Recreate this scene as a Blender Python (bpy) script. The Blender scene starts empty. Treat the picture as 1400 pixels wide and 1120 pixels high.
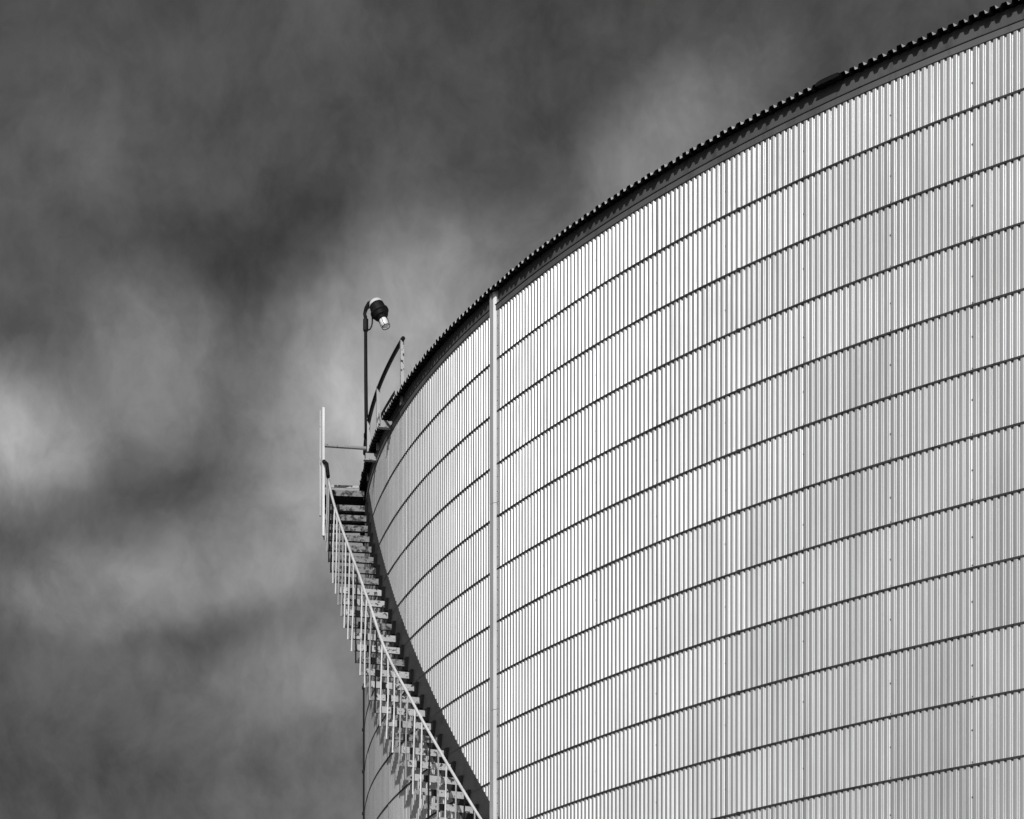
import bpy, math, random
from mathutils import Vector, Matrix
random.seed(7)
RAD = math.radians
scene = bpy.context.scene
col = scene.collection

# ------------------------------------------------------------------ camera
R = 20.0                     # tank radius (m)
XC, YC = 17.6358, 39.6934    # tank axis, camera at x = y = 0
EYE = 1.6
cam_d = bpy.data.cameras.new('camera')
cam_d.sensor_width = 36.0
cam_d.lens = 85.592
cam_d.shift_y = 0.9303
cam_d.clip_start = 0.1
cam_d.clip_end = 6000
cam = bpy.data.objects.new('camera', cam_d)
col.objects.link(cam)
cam.location = (0, 0, EYE)
cam.rotation_euler = (RAD(90), 0, 0)
scene.camera = cam

# ------------------------------------------------------------------ sun
SUN_EL = 30.0
SUN_AZ = -11.0                 # degrees to the right of straight behind the camera
sd = Vector((math.sin(RAD(SUN_AZ)) * math.cos(RAD(SUN_EL)),
             -math.cos(RAD(SUN_AZ)) * math.cos(RAD(SUN_EL)),
             math.sin(RAD(SUN_EL))))
sun_d = bpy.data.lights.new('sun', 'SUN')
sun_d.energy = 2.9
sun_d.angle = RAD(0.5)
sun_d.color = (1, 1, 1)      # the photograph is monochrome
sun = bpy.data.objects.new('sun', sun_d)
col.objects.link(sun)
sun.location = (5, -20, 40)
sun.rotation_euler = (-sd).to_track_quat('-Z', 'Y').to_euler()

# ------------------------------------------------------------------ sky
world = bpy.data.worlds.new('World')
scene.world = world
world.use_nodes = True
wn = world.node_tree
wn.nodes.clear()
def N(tree, t, **kw):
    n = tree.nodes.new(t)
    for k, v in kw.items():
        setattr(n, k, v)
    return n
def W(t, **kw): return N(wn, t, **kw)
def wl(a, b): wn.links.new(a, b)
out = W('ShaderNodeOutputWorld')
bg = W('ShaderNodeBackground')
bg.inputs['Strength'].default_value = 0.1
wl(bg.outputs[0], out.inputs[0])
sky = W('ShaderNodeTexSky', sky_type='NISHITA', sun_disc=False)
sky.sun_elevation = RAD(SUN_EL)
sky.sun_rotation = math.atan2(sd.x, sd.y)
sky.dust_density = 2.0
bw = W('ShaderNodeRGBToBW')
wl(sky.outputs[0], bw.inputs[0])
tc = W('ShaderNodeTexCoord')
def wmath(op, a, b=None, clamp=False):
    n = W('ShaderNodeMath', operation=op, use_clamp=clamp)
    for i, v in enumerate((a, b)):
        if v is None: continue
        if isinstance(v, (int, float)): n.inputs[i].default_value = v
        else: wl(v, n.inputs[i])
    return n.outputs[0]
# warp the direction so that the cloud edges are ragged and drawn out
def wnoise(vec, scale, detail, rough, colour=False):
    n = W('ShaderNodeTexNoise')
    n.inputs['Scale'].default_value = scale
    n.inputs['Detail'].default_value = detail
    n.inputs['Roughness'].default_value = rough
    wl(vec, n.inputs['Vector'])
    return n.outputs['Color'] if colour else n.outputs['Fac']
def wmap(vec, loc=(0, 0, 0), rot=(0, 0, 0), scl=(1, 1, 1), vt='POINT'):
    n = W('ShaderNodeMapping', vector_type=vt)
    n.inputs['Location'].default_value = loc
    n.inputs['Rotation'].default_value = rot
    n.inputs['Scale'].default_value = scl
    wl(vec, n.inputs['Vector'])
    return n.outputs[0]
D = tc.outputs['Generated']
wv = W('ShaderNodeVectorMath', operation='SUBTRACT')
wl(wnoise(D, 14.0, 5, .55, True), wv.inputs[0]); wv.inputs[1].default_value = (.5, .5, .5)
ws = W('ShaderNodeVectorMath', operation='SCALE'); wl(wv.outputs[0], ws.inputs[0]); ws.inputs['Scale'].default_value = .04
wa = W('ShaderNodeVectorMath', operation='ADD'); wl(D, wa.inputs[0]); wl(ws.outputs[0], wa.inputs[1])
DW = wa.outputs[0]
streak = wmap(DW, rot=(0, RAD(-14), 0), scl=(1, 1, 1.4))
n1 = wnoise(streak, 8.0, 6, .55)
n2 = wnoise(wmap(DW, loc=(3.1, 1.7, .4), rot=(0, RAD(24), 0), scl=(1.5, 1.5, 1)), 24.0, 8, .6)
n3 = wnoise(wmap(DW, loc=(1.1, .7, 2.4), rot=(0, RAD(12), 0), scl=(1.6, 1.6, 1)), 60.0, 8, .62)
base = wmath('ADD', wmath('MULTIPLY', wmath('SUBTRACT', n1, .5), .9),
             wmath('MULTIPLY', wmath('SUBTRACT', n2, .5), 1.25))
base = wmath('ADD', base, wmath('MULTIPLY', wmath('SUBTRACT', n3, .5), .55))
field = wmath('ADD', base, 1.0)
F = 3328.59
def pdir(u, v):
    d = Vector(((u - 700) / F, 1, (1862.36 - v) / F)); d.normalize(); return d
# cloud banks: (direction given by u, v), half-width, half-height, tilt in degrees, brightness
BANKS = [(0, 590, 180, 110, -15, 3.2), (205, 495, 130, 150, 0, 1.3), (560, 450, 260, 150, 12, 2.7),
         (470, 640, 210, 170, 25, 2.6), (220, 795, 330, 70, 12, 1.1), (900, 215, 240, 105, 30, 1.5),
         (430, 890, 190, 150, 0, .7), (110, 250, 150, 150, 0, .35), (470, 50, 130, 80, 0, .3), (610, 330, 130, 110, 0, .4),
         (330, 335, 340, 90, 6, -.5), (20, 1100, 400, 220, 0, -.5), (230, 680, 200, 50, 10, -.3), (330, 850, 220, 50, 8, -.35)]
banks = None
for (u, v, a, b, t, amp) in BANKS:
    m = wmap(DW, loc=pdir(u, v), rot=(0, RAD(-t), 0), scl=(a / F, 1.0, b / F), vt='TEXTURE')
    ln = W('ShaderNodeVectorMath', operation='LENGTH'); wl(m, ln.inputs[0])
    mr = W('ShaderNodeMapRange', interpolation_type='SMOOTHERSTEP')
    mr.inputs['From Min'].default_value = 1.15; mr.inputs['From Max'].default_value = 0.0
    mr.inputs['To Min'].default_value = 0.0; mr.inputs['To Max'].default_value = amp
    wl(ln.outputs['Value'], mr.inputs['Value'])
    banks = mr.outputs[0] if banks is None else wmath('ADD', banks, mr.outputs[0])
torn = wmath('ADD', wmath('MULTIPLY', n2, 1.5), .25)
field = wmath('ADD', field, wmath('MULTIPLY', banks, torn))
field = wmath('MAXIMUM', field, .28)
lum = wmath('MULTIPLY', wmath('MULTIPLY', bw.outputs[0], field), 0.36)
cmb = W('ShaderNodeCombineColor')
for i in range(3): wl(lum, cmb.inputs[i])
wl(cmb.outputs[0], bg.inputs['Color'])

# ------------------------------------------------------------------ exposure
vs = scene.view_settings
vs.view_transform = 'Standard'
try: vs.look = 'None'
except Exception: pass
vs.exposure = 0.0
vs.gamma = 1.0
vs.use_curve_mapping = False

# ------------------------------------------------------------------ materials
def mat(name, g, rough=.5, metal=0.0, spec=.5):
    m = bpy.data.materials.new(name); m.use_nodes = True
    b = m.node_tree.nodes['Principled BSDF']
    b.inputs['Base Color'].default_value = (g, g, g, 1)
    b.inputs['Roughness'].default_value = rough
    b.inputs['Metallic'].default_value = metal
    b.inputs['Specular IOR Level'].default_value = spec
    return m, m.node_tree, b
def ramp(t, fac, stops):
    r = N(t, 'ShaderNodeValToRGB')
    e = r.color_ramp.elements
    while len(e) < len(stops): e.new(.5)
    for el, (p, g) in zip(e, stops):
        el.position = p; el.color = (g, g, g, 1)
    t.links.new(fac, r.inputs[0]); return r.outputs[0]
def noise(t, vec, scale, detail=3, rough=.5):
    n = N(t, 'ShaderNodeTexNoise')
    n.inputs['Scale'].default_value = scale; n.inputs['Detail'].default_value = detail
    n.inputs['Roughness'].default_value = rough
    t.links.new(vec, n.inputs['Vector']); return n.outputs['Fac']
def mapping(t, vec, scl, loc=(0, 0, 0)):
    m = N(t, 'ShaderNodeMapping'); m.inputs['Scale'].default_value = scl; m.inputs['Location'].default_value = loc
    t.links.new(vec, m.inputs['Vector']); return m.outputs[0]
def mixc(t, fac, a, b, blend='MIX'):
    m = N(t, 'ShaderNodeMix', data_type='RGBA', blend_type=blend)
    for s, v in ((m.inputs['Factor'], fac), (m.inputs['A'], a), (m.inputs['B'], b)):
        if isinstance(v, (int, float)):
            s.default_value = v if s.type == 'VALUE' else (v, v, v, 1)
        else: t.links.new(v, s)
    return m.outputs['Result']
def worldpos(t):
    return N(t, 'ShaderNodeNewGeometry').outputs['Position']

def sheet_material():
    m, t, b = mat('ribbed metal cladding', .6, .4, .5, .5)
    pos = worldpos(t)
    oi = N(t, 'ShaderNodeObjectInfo')
    tone = ramp(t, oi.outputs['Random'], [(0, .60), (.5, .655), (1, .70)])
    streaks = ramp(t, noise(t, mapping(t, pos, (9, 9, .22)), 1.0, 5, .6), [(.36, .66), (.55, 1.0)])
    blot = ramp(t, noise(t, mapping(t, pos, (1.3, 1.3, .5)), 1.0, 5, .6), [(.3, .88), (.65, 1.0)])
    c = mixc(t, .4, tone, streaks, 'MULTIPLY')
    c = mixc(t, 1.0, c, blot, 'MULTIPLY')
    fine = ramp(t, noise(t, pos, 60.0, 3, .6), [(.25, .93), (.6, 1.0)])
    c = mixc(t, 1.0, c, fine, 'MULTIPLY')
    t.links.new(c, b.inputs['Base Color'])
    r = ramp(t, noise(t, mapping(t, pos, (3, 3, 1)), 2.0, 4, .6), [(.3, .37), (.7, .48)])
    t.links.new(r, b.inputs['Roughness'])
    return m
def worn(name, g, dark, rough=.5, metal=0.0, scale=14.0, lo=.52, hi=.6, aniso=(1, 1, 1), spec=.4):
    m, t, b = mat(name, g, rough, metal, spec)
    pos = worldpos(t)
    p2 = mapping(t, pos, aniso)
    f = ramp(t, noise(t, p2, scale, 5, .62), [(lo, 0.0), (hi, 1.0)])
    v = ramp(t, noise(t, p2, scale * .25, 4, .6), [(.3, g * .72), (.7, g)])
    t.links.new(mixc(t, f, v, dark), b.inputs['Base Color'])
    bp = N(t, 'ShaderNodeBump'); bp.inputs['Strength'].default_value = .25; bp.inputs['Distance'].default_value = .004
    t.links.new(f, bp.inputs['Height']); t.links.new(bp.outputs[0], b.inputs['Normal'])
    return m
M = {}
M['sheet'] = sheet_material()
M['ring'] = worn('dark ring steel', .05, .025, .6, 0, 8)
M['trim'] = worn('grey eave trim', .17, .07, .55, .2, 5, .5, .8, (1, 1, .3))
M['fascia'] = worn('dull grey fascia', .13, .04, .6, .1, 5, .5, .8, (1, 1, .4))
M['roof'] = worn('galvanised roof sheet', .75, .45, .4, .2, 6, .5, .75)
M['strip'] = worn('cover strip metal', .86, .5, .42, .5, 10, .62, .75, (1, 1, .2))
M['plate'] = worn('dull stair backing plate', .07, .03, .6, .1, 3.5, .48, .7)
M['tread'] = worn('flaking painted tread', .58, .04, .6, 0, 17, .555, .60)
M['rusty_shaded_tread'] = worn('rusting tread with painted shade', .30, .03, .7, 0, 15, .47, .58)  # rust, with the shade on the upper treads darkened into the base colour
M['steel'] = worn('weathered galvanised steel', .50, .10, .5, .2, 12, .56, .66, (1, 1, .35))
M['rail'] = worn('bright galvanised rail', .88, .25, .40, .15, 14, .64, .72, (1, 1, .4))
M['dark'] = worn('dark painted steel', .016, .010, .6, 0, 20, spec=.12)
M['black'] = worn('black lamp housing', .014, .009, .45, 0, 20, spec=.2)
M['bolt'] = worn('bolt head', .16, .08, .5, .3, 60)
M['cap'] = worn('pale lamp cap', .88, .6, .35, .1, 40, .62, .7)
mg, tg, bgl = mat('frosted lamp glass', .95, .25, 0, .6)
M['glass'] = mg
gm, gt, gb = mat('dark gravel', .06, .9)
gp = worldpos(gt)
gt.links.new(ramp(gt, noise(gt, gp, 9.0, 6, .7), [(.3, .03), (.7, .09)]), gb.inputs['Base Color'])
M['ground'] = gm

# ------------------------------------------------------------------ helpers
class MB:
    def __init__(s): s.v = []; s.f = []
    def quadstrip(s, rows, closed=False):
        """rows: list of equally long point lists, faces between neighbouring rows"""
        b = len(s.v); n = len(rows[0])
        for r in rows: s.v += [tuple(p) for p in r]
        for i in range(len(rows) - 1):
            for j in range(n - (0 if closed else 1)):
                k = (j + 1) % n
                s.f.append((b + i * n + j, b + i * n + k, b + (i + 1) * n + k, b + (i + 1) * n + j))
        return b
    def hexa(s, p):
        """8 corners: bottom 4 then top 4, same order"""
        b = len(s.v); s.v += [tuple(q) for q in p]
        for f in ((3, 2, 1, 0), (4, 5, 6, 7), (0, 1, 5, 4), (1, 2, 6, 5), (2, 3, 7, 6), (3, 0, 4, 7)):
            s.f.append(tuple(b + i for i in f))
    def tube(s, pts, r, n=8, cap=True):
        pts = [Vector(p) for p in pts]; rows = []
        up = Vector((0.12, .31, .94)).normalized()
        for i, p in enumerate(pts):
            d = (pts[min(i + 1, len(pts) - 1)] - pts[max(i - 1, 0)]).normalized()
            if abs(d.dot(up)) > .97: ref = Vector((1, 0, 0))
            else: ref = up
            a = d.cross(ref).normalized(); c = d.cross(a)
            rr = r[i] if isinstance(r, (list, tuple)) else r
            rows.append([p + (a * math.cos(2 * math.pi * j / n) + c * math.sin(2 * math.pi * j / n)) * rr for j in range(n)])
        b = s.quadstrip(rows, True)
        if cap:
            s.f.append(tuple(b + j for j in range(n))[::-1])
            e = b + (len(rows) - 1) * n
            s.f.append(tuple(e + j for j in range(n)))
    def lathe(s, o, ax, prof, n=20, a=None):
        o = Vector(o); ax = Vector(ax).normalized()
        a = Vector(a) if a else ax.cross(Vector((0, 1, 0))).normalized()
        a = (a - ax * a.dot(ax)).normalized(); c = ax.cross(a)
        rows = [[o + ax * t + (a * math.cos(2 * math.pi * j / n) + c * math.sin(2 * math.pi * j / n)) * r for j in range(n)] for t, r in prof]
        b = s.quadstrip(rows, True)
        s.f.append(tuple(b + j for j in range(n))[::-1])
        e = b + (len(rows) - 1) * n
        s.f.append(tuple(e + j for j in range(n)))
    def mesh(s, name, m, smooth=False):
        me = bpy.data.meshes.new(name)
        me.from_pydata(s.v, [], s.f)
        me.materials.append(m)
        if smooth: me.polygons.foreach_set('use_smooth', [True] * len(me.polygons))
        me.update(); return me
    def build(s, name, m, parent=None, smooth=False):
        return link(name, s.mesh(name, m, smooth), parent)
def link(name, me, parent=None, loc=None, rz=None):
    o = bpy.data.objects.new(name, me); col.objects.link(o)
    if parent: o.parent = parent
    if loc is not None: o.location = loc
    if rz is not None: o.rotation_euler = (0, 0, rz)
    return o
def thing(name, label, cat, loc=(0, 0, 0), group=None):
    o = bpy.data.objects.new(name, None); col.objects.link(o)
    o.empty_display_size = .3; o.location = loc
    o['label'] = label; o['category'] = cat
    if group: o['group'] = group
    return o
def T(th, r, h):
    """tank-local point: th degrees left of the camera-facing side, r radius, h height above the eye"""
    t = RAD(th)
    return Vector((-r * math.sin(t), -r * math.cos(t), h + EYE))
BASE = Vector((XC, YC, 0))

# ------------------------------------------------------------------ ground
g = MB(); S = 3000
g.quadstrip([[(-S, -S, 0), (S, -S, 0)], [(-S, S, 0), (S, S, 0)]])
o = g.build('ground', M['ground']); o['kind'] = 'structure'

# ------------------------------------------------------------------ tank
tank = thing('storage_tank', 'huge round storage tank clad in pale vertical ribbed metal with dark horizontal rings', 'tank', BASE)
PITCH = .0038 * R
TOP = 13.235                 # top of the cladding above the eye
H1, DH = 12.618, .661        # first ring and spacing
ring_h = [H1 - DH * k for k in range(22) if H1 - DH * k > -EYE + .1]
# one rib: groove - slope - crest - slope - groove (mm along, mm in or out)
RIB = [(3, -20.5), (5.5, -19), (10, -12.5), (14.5, -5), (16.5, -2.2), (19, -.6), (22, -.1), (38, .1), (54, -.1), (57, -.6), (59.5, -2.2), (61.5, -5), (66, -12.5), (70.5, -19), (73, -20.5)]
def rib_line(n, width):
    """profile of a sheet of n ribs across 'width' metres: (arc offset, radial offset)"""
    edge = .003
    p = (width - 2 * edge) / n / .076
    pts = [(0.0, -.0221)]
    for i in range(n):
        for s, d in RIB: pts.append((edge + (i * .076 + s * .001) * p, d * .001))
    pts.append((width, -.0216))
    return pts
def sheet_mesh(n, width, h):
    """centred on its middle rib, seen from outside; x runs clockwise around the tank"""
    b = MB(); lo = []; hi = []
    for s, d in rib_line(n, width):
        a = (s - width / 2) / R
        x, y = -(R + d) * math.sin(a), -(R + d) * math.cos(a) + R
        lo.append((x, y, 0)); hi.append((x, y, h))
    b.quadstrip([lo, hi])
    # folded hem of the sheet at its free side edge
    return b.mesh('wall_sheet', M['sheet'], True)
W15 = 15 * PITCH
seams = [34.07, 37.33, 40.59, 43.378]
while len(seams) < 22 and seams[-1] < 88.5: seams.append(seams[-1] + math.degrees(W15 / R))
BOT = ring_h[12]             # single sheets down to here, below is out of sight
levels = [TOP] + ring_h[:13]
cache = {}
for i in range(len(seams) - 1):
    w = RAD(seams[i + 1] - seams[i]) * R
    n = max(1, round(w / PITCH))
    mid = (seams[i] + seams[i + 1]) / 2
    for j in range(len(levels) - 1):
        z0 = levels[j + 1] + .011; z1 = levels[j] - (.012 if j else 0)
        key = (n, round(z1 - z0, 3))
        if key not in cache: cache[key] = sheet_mesh(n, w, z1 - z0)
        o = link('wall_sheet', cache[key], tank, T(mid, R + random.uniform(-.0008, .0008), z0), -RAD(mid) + RAD(random.uniform(-.25, .25)))
def ribbed(b, t0, t1, z0, z1):
    w = RAD(t1 - t0) * R; n = max(1, round(w / PITCH)); lo = []; hi = []
    for s, d in rib_line(n, w):
        a = RAD(t0) + s / R
        lo.append((-(R + d) * math.sin(a), -(R + d) * math.cos(a), z0 + EYE)); hi.append((-(R + d) * math.sin(a), -(R + d) * math.cos(a), z1 + EYE))
    b.quadstrip([lo, hi])
b = MB()
ribbed(b, seams[-1], 360 + seams[0], -EYE, TOP)
ribbed(b, seams[0], seams[-1], -EYE, BOT - .01)
o = b.build('wall_cladding', M['sheet'], tank, True); o['kind'] = 'stuff'
# inner shell that closes the gaps behind the rings
b = MB(); NS = 240
b.quadstrip([[T(360 * i / NS, R - .045, z) for i in range(NS)] for z in (-EYE, 13.40)], True)
b.build('inner_shell', M['ring'], tank)
# rings
def band(b, r0, r1, z0, z1, n=480):
    b.quadstrip([[T(360 * i / n, r, z) for i in range(n)] for r, z in ((r0, z0), (r1, z0), (r1, z1), (r0, z1))], True)
b = MB(); band(b, R - .04, R + .005, -.012 - EYE, .011 - EYE)
rm = b.mesh('ring_band', M['ring'])
lug = MB()
lug.hexa([T(a, r, z - EYE) for z in (-.018, .013) for a, r in ((-.055, R - .01), (-.055, R + .013), (.055, R + .013), (.055, R - .01))])
lm = lug.mesh('lug', M['ring'])
for z in ring_h:
    o = link('ring_band', rm, tank, (0, 0, z + EYE))
    link('lug', lm, o, (0, 0, 0), -RAD(49.27 + random.uniform(-.02, .02)))
# eave
b = MB(); band(b, R - .03, R + .012, TOP - .004, TOP + .060); b.build('eave_trim', M['trim'], tank)
b = MB(); band(b, R - .03, R + .020, TOP + .064, TOP + .072); b.build('drip_edge', M['ring'], tank)
b = MB(); band(b, R - .03, R - .004, TOP + .076, 13.475); b.build('fascia', M['fascia'], tank)
# roof: radial trapezoidal ribs, low cone
NR = 1048
ROV = R + .10; HE = 13.455; SL = math.tan(RAD(9))
def roof_rows(do=0.0, dz=0.0):
    rows = [[], [], []]
    prof = [(0, 0), (.34, 0), (.46, 1), (.88, 1)]
    rnd = random.Random(3)
    for i in range(NR):
        jit = rnd.uniform(-.012, .012); jz = rnd.uniform(-.004, .004)
        for f, u in prof:
            a = 360 * (i + f) / NR
            for k, r in enumerate((ROV + jit, R - .25, R - 3.0)):
                rows[k].append(T(a, r + (do if k == 0 else 0), HE + (ROV - r) * SL + u * .040 + dz + (jz if k == 0 else 0)))
    return rows
b = MB(); rows = roof_rows(); b.quadstrip(rows, True)
n = len(rows[0]); apex = len(b.v); b.v.append((0, 0, HE + EYE + ROV * SL))
for j in range(n): b.f.append((2 * n + j, 2 * n + (j + 1) % n, apex))
roof = b.build('roof', M['roof'], tank)
# underside copy of the roof sheets at the eave, its shade painted in as black
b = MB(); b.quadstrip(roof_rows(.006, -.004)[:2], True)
b.build('shaded_soffit', M['black'], roof)
# a lifted sheet lap on the roof edge
b = MB()
lap = [(44.98, .034), (45.03, .046), (45.25, .050), (45.5, .052), (45.70, .050), (45.82, .042), (45.88, .03)]
rows = []
for r, k in ((ROV + .012, 0), (ROV + .012, 1), (ROV - .6, 1), (ROV - .6, 0)):
    rows.append([T(a, r, HE + (ROV - r) * SL + (z if k else .004)) for a, z in lap])
rows.append(rows[0]); b.quadstrip(rows)
b.build('lap_flashing', M['black'], roof)
# vertical cover strip: upright left side, flat face, splayed right side, flange
cuts = [13.47, 10.81, 8.21, 5.61, 3.01, .41, -EYE]
sp = [(63.425, -.004), (63.425, .035), (63.13, .035), (63.035, .004), (62.935, .0035), (62.935, -.004)]
for i in range(len(cuts) - 1):
    b = MB(); e = random.uniform(0, .002)
    for (z0, z1) in ((cuts[i + 1] + (.006 if i < 5 else 0), cuts[i]),):
        b.quadstrip([[T(a, R + d + e, z) for a, d in sp] for z in (z0, z1)], True)
        k = len(b.v); m6 = len(sp)
        b.f.append(tuple(range(k - m6, k)))
        b.f.append(tuple(range(m6))[::-1])
    b.build('cover_strip', M['strip'], tank)
# bolts along the seams and along the cover strip
b = MB()
def bolt(th, r, h, rad=.010):
    c = T(th, r, h); ax = T(th, 1, -EYE)
    b.lathe(c - ax * .004, ax, [(0, rad), (.007, rad), (.010, rad * .6)], 6, a=(0, 0, 1))
zr = [TOP] + ring_h
for s in seams[1:-1]:
    if 62.5 < s < 64: continue
    for j in range(min(len(zr) - 1, 14)):
        mid = (zr[j] + zr[j + 1]) / 2 + random.uniform(-.05, .05)
        bolt(s - .012, R - .018, mid, .010)
        bolt(s - .012, R - .018, zr[j + 1] + .035, .008)
h = 13.3
while h > 5:
    bolt(62.965, R + .005, h, .007); h -= .105 + random.uniform(0, .12)
o = b.build('fasteners', M['bolt'], tank); o['kind'] = 'stuff'

# ------------------------------------------------------------------ stair
stair = thing('spiral_stair', 'weathered steel stair with thin balusters climbing the left edge of the tank', 'stair', BASE)
TH0, DT, SH0, SDH, RO, RI = 81.103, .7115, 12.335, .2378, R + .67, R + .012
LIP, GO = .086, .92
def tread_mesh():
    """pan tread about th = 0 (back edge at th 0, front at -DT): plate, front lip, end gussets"""
    b = MB(); tp = .006
    def q(a, r, z): return T(a, r, z - EYE)
    fr = -DT * GO
    def box(a0, a1, r0, r1, z0, z1):
        b.hexa([q(a, r, z) for z in (z0, z1) for a, r in ((a0, r0), (a1, r0), (a1, r1), (a0, r1))])
    box(fr, 0, RI, RO, -tp, 0)
    box(fr - .016, fr, RI, RO, -LIP, .0005)
    box(-.02, 0, RI, RO, -.03, -tp)
    for r0, r1 in ((RO - .008, RO + .001), (RI + .002, RI + .010)):
        b.hexa([q(fr, r0, -LIP), q(-.01, r0, -.03), q(-.01, r1, -.03), q(fr, r1, -LIP),
                q(fr, r0, -.001), q(-.002, r0, -.001), q(-.002, r1, -.001), q(fr, r1, -.001)])
    return b.mesh('tread', M['tread'])
tm = tread_mesh()
tr = tm.copy(); tr.materials[0] = M['rusty_shaded_tread']
cb = MB(); fr = -DT * GO
cb.hexa([T(a, r, z - EYE) for z in (-LIP - .004, -.003) for a, r in ((fr - .034, RO - .225), (fr - .012, RO - .225), (fr - .012, RO - .150), (fr - .034, RO - .150))])
cm = cb.mesh('dark_square', M['dark'])  # dark square on the front face, near the outer end
sb = MB()
sb.hexa([T(a, r, z - EYE) for z, k in ((-.15, .16), (.02, 0)) for a, r in ((fr - .30 + k, R + .004), (fr + .25 - k, R + .004), (fr + .25 - k, R + .045), (fr - .30 + k, R + .045))])
sm = sb.mesh('dark_block', M['dark'])  # dark block against the wall at the inner end of each tread
# handrail height above the line of the treads, as it sags and rises
HR = [(85.5, 1.10), (81.5, 1.02), (79.3, 1.05), (77.0, 1.16), (75.0, 1.24), (73.0, 1.27), (71.0, 1.21), (69.8, 1.10), (68.6, 1.08), (66.8, 1.11), (64.0, 1.11), (61.0, 1.08), (30, 1.08)]
def hr(th):
    for (a, x), (c, y) in zip(HR, HR[1:]):
        if a >= th >= c: return x + (y - x) * (a - th) / (a - c)
    return HR[0][1] if th > HR[0][0] else HR[-1][1]
def sl(th): return SH0 - (TH0 - th) / DT * SDH
RR = R + .655
rnd = random.Random(11)
for k in range(-3, 58):
    th, h = TH0 - DT * k, SH0 - SDH * k
    if h < -EYE + .1: break
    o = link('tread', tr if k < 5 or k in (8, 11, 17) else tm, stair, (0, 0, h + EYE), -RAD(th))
    if k >= 3: link('dark_square', cm, o)
    link('dark_block', sm, o)
    if k >= 0:
        b = MB()
        bt = th - .03 + rnd.uniform(-.03, .03); tt = bt + rnd.uniform(-.06, .04)
        top = sl(tt) + hr(tt)
        w = .011
        p0 = T(bt, RO + .010, h - .035); p1 = T(tt, RR, top)
        mid = (p0 + p1) / 2 + Vector((rnd.uniform(-.012, .012), rnd.uniform(-.012, .012), 0))
        b.tube([p0, mid, p1], w, 6)
        b.build('baluster', M[rnd.choice(('rail', 'rail', 'rail', 'steel', 'steel', 'dark'))], stair)
ths = [84.6 - i * .35 for i in range(int((84.6 - 40) / .35))]
b = MB(); b.tube([T(t, RR, sl(t) + hr(t)) for t in ths if t < 80.6], .018, 10)
b.build('handrail', M['rail'], stair, True)
# solid strip that carries the treads against the cladding
b = MB(); rows = []
for t in [86.8 - i * .4 for i in range(int((86.8 - 39) / .4))]:
    l, u = max(sl(t) - .26, -EYE), min(sl(t) + .60, 13.2)
    if u <= l + .02: continue
    rows.append([T(t, R - .01, l), T(t, R + .0025, l), T(t, R + .0025, u), T(t, R - .01, u)])
b.quadstrip(rows); b.build('stringer', M['plate'], stair)
# landing at the roof edge
LH = 13.36
b = MB()
def tbox(b, a0, a1, r0, r1, z0, z1):
    n = max(1, int(abs(a1 - a0) / .5)); rows = []
    for i in range(n + 1):
        a = a0 + (a1 - a0) * i / n
        rows.append([T(a, r, z) for r, z in ((r0, z0), (r1, z0), (r1, z1), (r0, z1))])
    k = b.quadstrip(rows, True)
    b.f.append((k, k + 1, k + 2, k + 3)); k = len(b.v) - 4; b.f.append((k + 3, k + 2, k + 1, k))
tbox(b, 83.28, 88.6, RI + .03, RO, LH - .012, LH)
b.build('landing_deck', M['dark'], stair)
b = MB(); tbox(b, 83.26, 83.28, RI + .03, RO, LH - .088, LH + .001); b.build('landing_lip', M['rusty_shaded_tread'], stair)
b = MB(); tbox(b, 83.95, 83.98, RI + .03, RO, LH + .125, LH + .165); b.build('toe_board', M['tread'], stair)
b = MB(); tbox(b, 83.3, 88.6, RO - .01, RO + .002, LH - .13, LH + .06); b.build('landing_beam', M['steel'], stair)
b = MB(); tbox(b, 83.3, 88.6, RI + .03, RI + .04, LH - .13, LH - .013); b.build('landing_beam', M['dark'], stair)
# tall angle-iron post at the outer corner, with the bar across to the roof
b = MB(); pz0, pz1 = 12.50, 14.44
tbox(b, 82.00, 82.13, RO + .000, RO + .034, pz0, pz1)
b.build('post', M['rail'], stair)
b = MB(); tbox(b, 83.2, 83.33, RO + .034, RO + .056, 12.95, 14.56); b.build('post', M['steel'], stair)
b = MB(); b.tube([T(82.1, RO + .02, 14.0 - .125), T(82.6, R + .03, 13.93)], .027, 8); b.build('cross_rail', M['steel'], stair)
b = MB(); b.tube([T(82.0, RO + .01, 13.62), T(81.4, RR, sl(81.4) + hr(81.4) + .05), T(80.65, RR, sl(80.65) + hr(80.65))], .03, 8); b.build('rail_end', M['dark'], stair)

# ------------------------------------------------------------------ roof guard rail
guard = thing('guard_rail', 'short curved guard rail with three posts on the roof edge above the stair head', 'railing', BASE)
GR, GH = R + .0, 14.27
b = MB(); b.tube([T(73.25 + i * .45, GR, GH) for i in range(29)], .030, 10); b.build('top_rail', M['dark'], guard, True)
for th, mt in ((73.4, 'tread'), (78.4, 'steel'), (82.0, 'steel')):
    b = MB()
    z0 = 13.36
    tbox(b, th - .07, th + .07, GR - .02, GR + .028, z0, GH + .03)
    b.build('post', M[mt], guard)
for th in (75.35, 79.0):
    b = MB()
    tbox(b, th - .10, th + .02, R - .02, R + .165, 13.285, 13.375)
    tbox(b, th - .16, th + .08, R - .02, R + .19, 13.268, 13.282)
    b.build('bracket', M['steel'], guard)
b = MB(); tbox(b, 72.9, 75.3, R + .15, R + .158, 13.42, 13.475); b.build('toe_board', M['dark'], guard)

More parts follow.
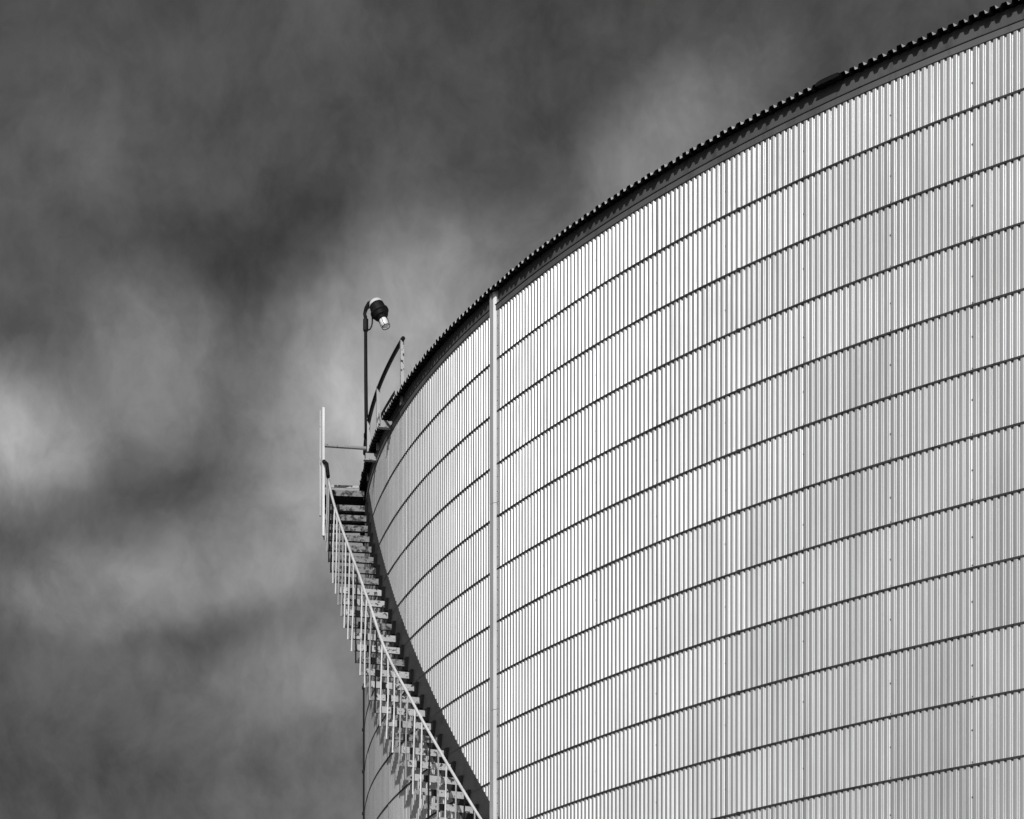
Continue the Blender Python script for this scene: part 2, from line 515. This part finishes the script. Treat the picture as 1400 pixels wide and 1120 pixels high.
# ------------------------------------------------------------------ lamp on its pole
def at(u, v, y):
    return Vector(((u - 700) / F * y, y, (1862.36 - v) * y / F + EYE))
LY = 37.55
lb = at(501, 640, LY); lb.z = 13.44 + EYE
lamp = thing('flood_lamp', 'black flameproof lamp with pale glass on a tall dark pole beside the stair head', 'lamp', lb)
class LMB(MB):
    def build(s, name, m, parent=None, smooth=False):
        s.v = [tuple(Vector(p) - lb) for p in s.v]
        return MB.build(s, name, m, parent, smooth)
b = LMB(); b.tube([at(501.3, 655, LY), at(501.0, 600, LY), at(500.2, 520, LY), at(499.8, 432, LY)], [.030, .030, .028, .025], 10); b.build('pole', M['dark'], lamp, True)
b = LMB(); b.lathe(at(501, 591.5, LY), (0, 0, -1), [(0, .030), (.012, .040), (.05, .043), (.09, .040), (.10, .030)], 12); b.build('coupling', M['dark'], lamp)
b = LMB(); b.lathe(at(500, 435.5, LY), (0, 0, -1), [(0, .030), (.015, .041), (.18, .041), (.20, .034)], 12); b.build('sleeve', M['black'], lamp)
A = Vector((.37, -.22, -.90)).normalized()
o0 = at(513.6, 415.0, LY)
b = LMB(); b.lathe(o0 + A * .035, A, [(0, .085), (.005, .112), (.035, .118), (.095, .122), (.115, .143), (.150, .145), (.170, .128), (.215, .110), (.235, .082), (.262, .070)], 28); b.build('housing', M['black'], lamp)
b = LMB(); b.lathe(o0 - A * .030, A, [(0, .070), (.006, .100), (.030, .112), (.064, .116)], 24); b.build('cap', M['cap'], lamp)
b = LMB(); b.lathe(o0 + A * .29, A, [(0, .058), (.04, .062), (.11, .058), (.135, .050), (.150, .030)], 20); b.build('globe', M['glass'], lamp, True)
b = LMB()
a1 = A.cross(Vector((0, 1, 0))).normalized(); a2 = A.cross(a1)
for j in range(4):
    t = 2 * math.pi * (j + .15) / 4; d = a1 * math.cos(t) + a2 * math.sin(t)
    b.tube([o0 + A * .285 + d * .070, o0 + A * .37 + d * .071, o0 + A * .445 + d * .064], .004, 5)
for t, r in ((.445, .064), (.30, .072)):
    b.tube([o0 + A * t + (a1 * math.cos(x * math.pi / 8) + a2 * math.sin(x * math.pi / 8)) * r for x in range(17)], .006, 5)
b.build('wire_guard', M['black'], lamp)
b = LMB(); b.tube([at(499.8, 437, LY), at(498.6, 429, LY), at(500.5, 422, LY), at(505, 416, LY - .02), at(510, 414, LY)], [.026, .028, .034, .045, .05], 8); b.build('bracket_arm', M['black'], lamp)
b = LMB(); b.tube([at(503.5, 451.5, LY), at(506, 450, LY), at(508, 446, LY), at(509, 441, LY), at(509, 434, LY)], .012, 6); b.build('cable', M['black'], lamp, True)

# ------------------------------------------------------------------ conduit on the far edge of the tank
cd = thing('conduit', 'thin dark vertical conduit on the far left edge of the tank wall below the stair', 'pipe', BASE)
b = MB(); b.tube([T(86.3, R + .008, -EYE), T(86.3, R + .008, 10.7)], .024, 8); b.build('pipe', M['dark'], cd)
for z in ring_h:
    if z < 10.7 and z > -1:
        b = MB(); tbox(b, 86.22, 86.38, R + .0, R + .044, z - .02, z + .02); b.build('clamp', M['dark'], cd)
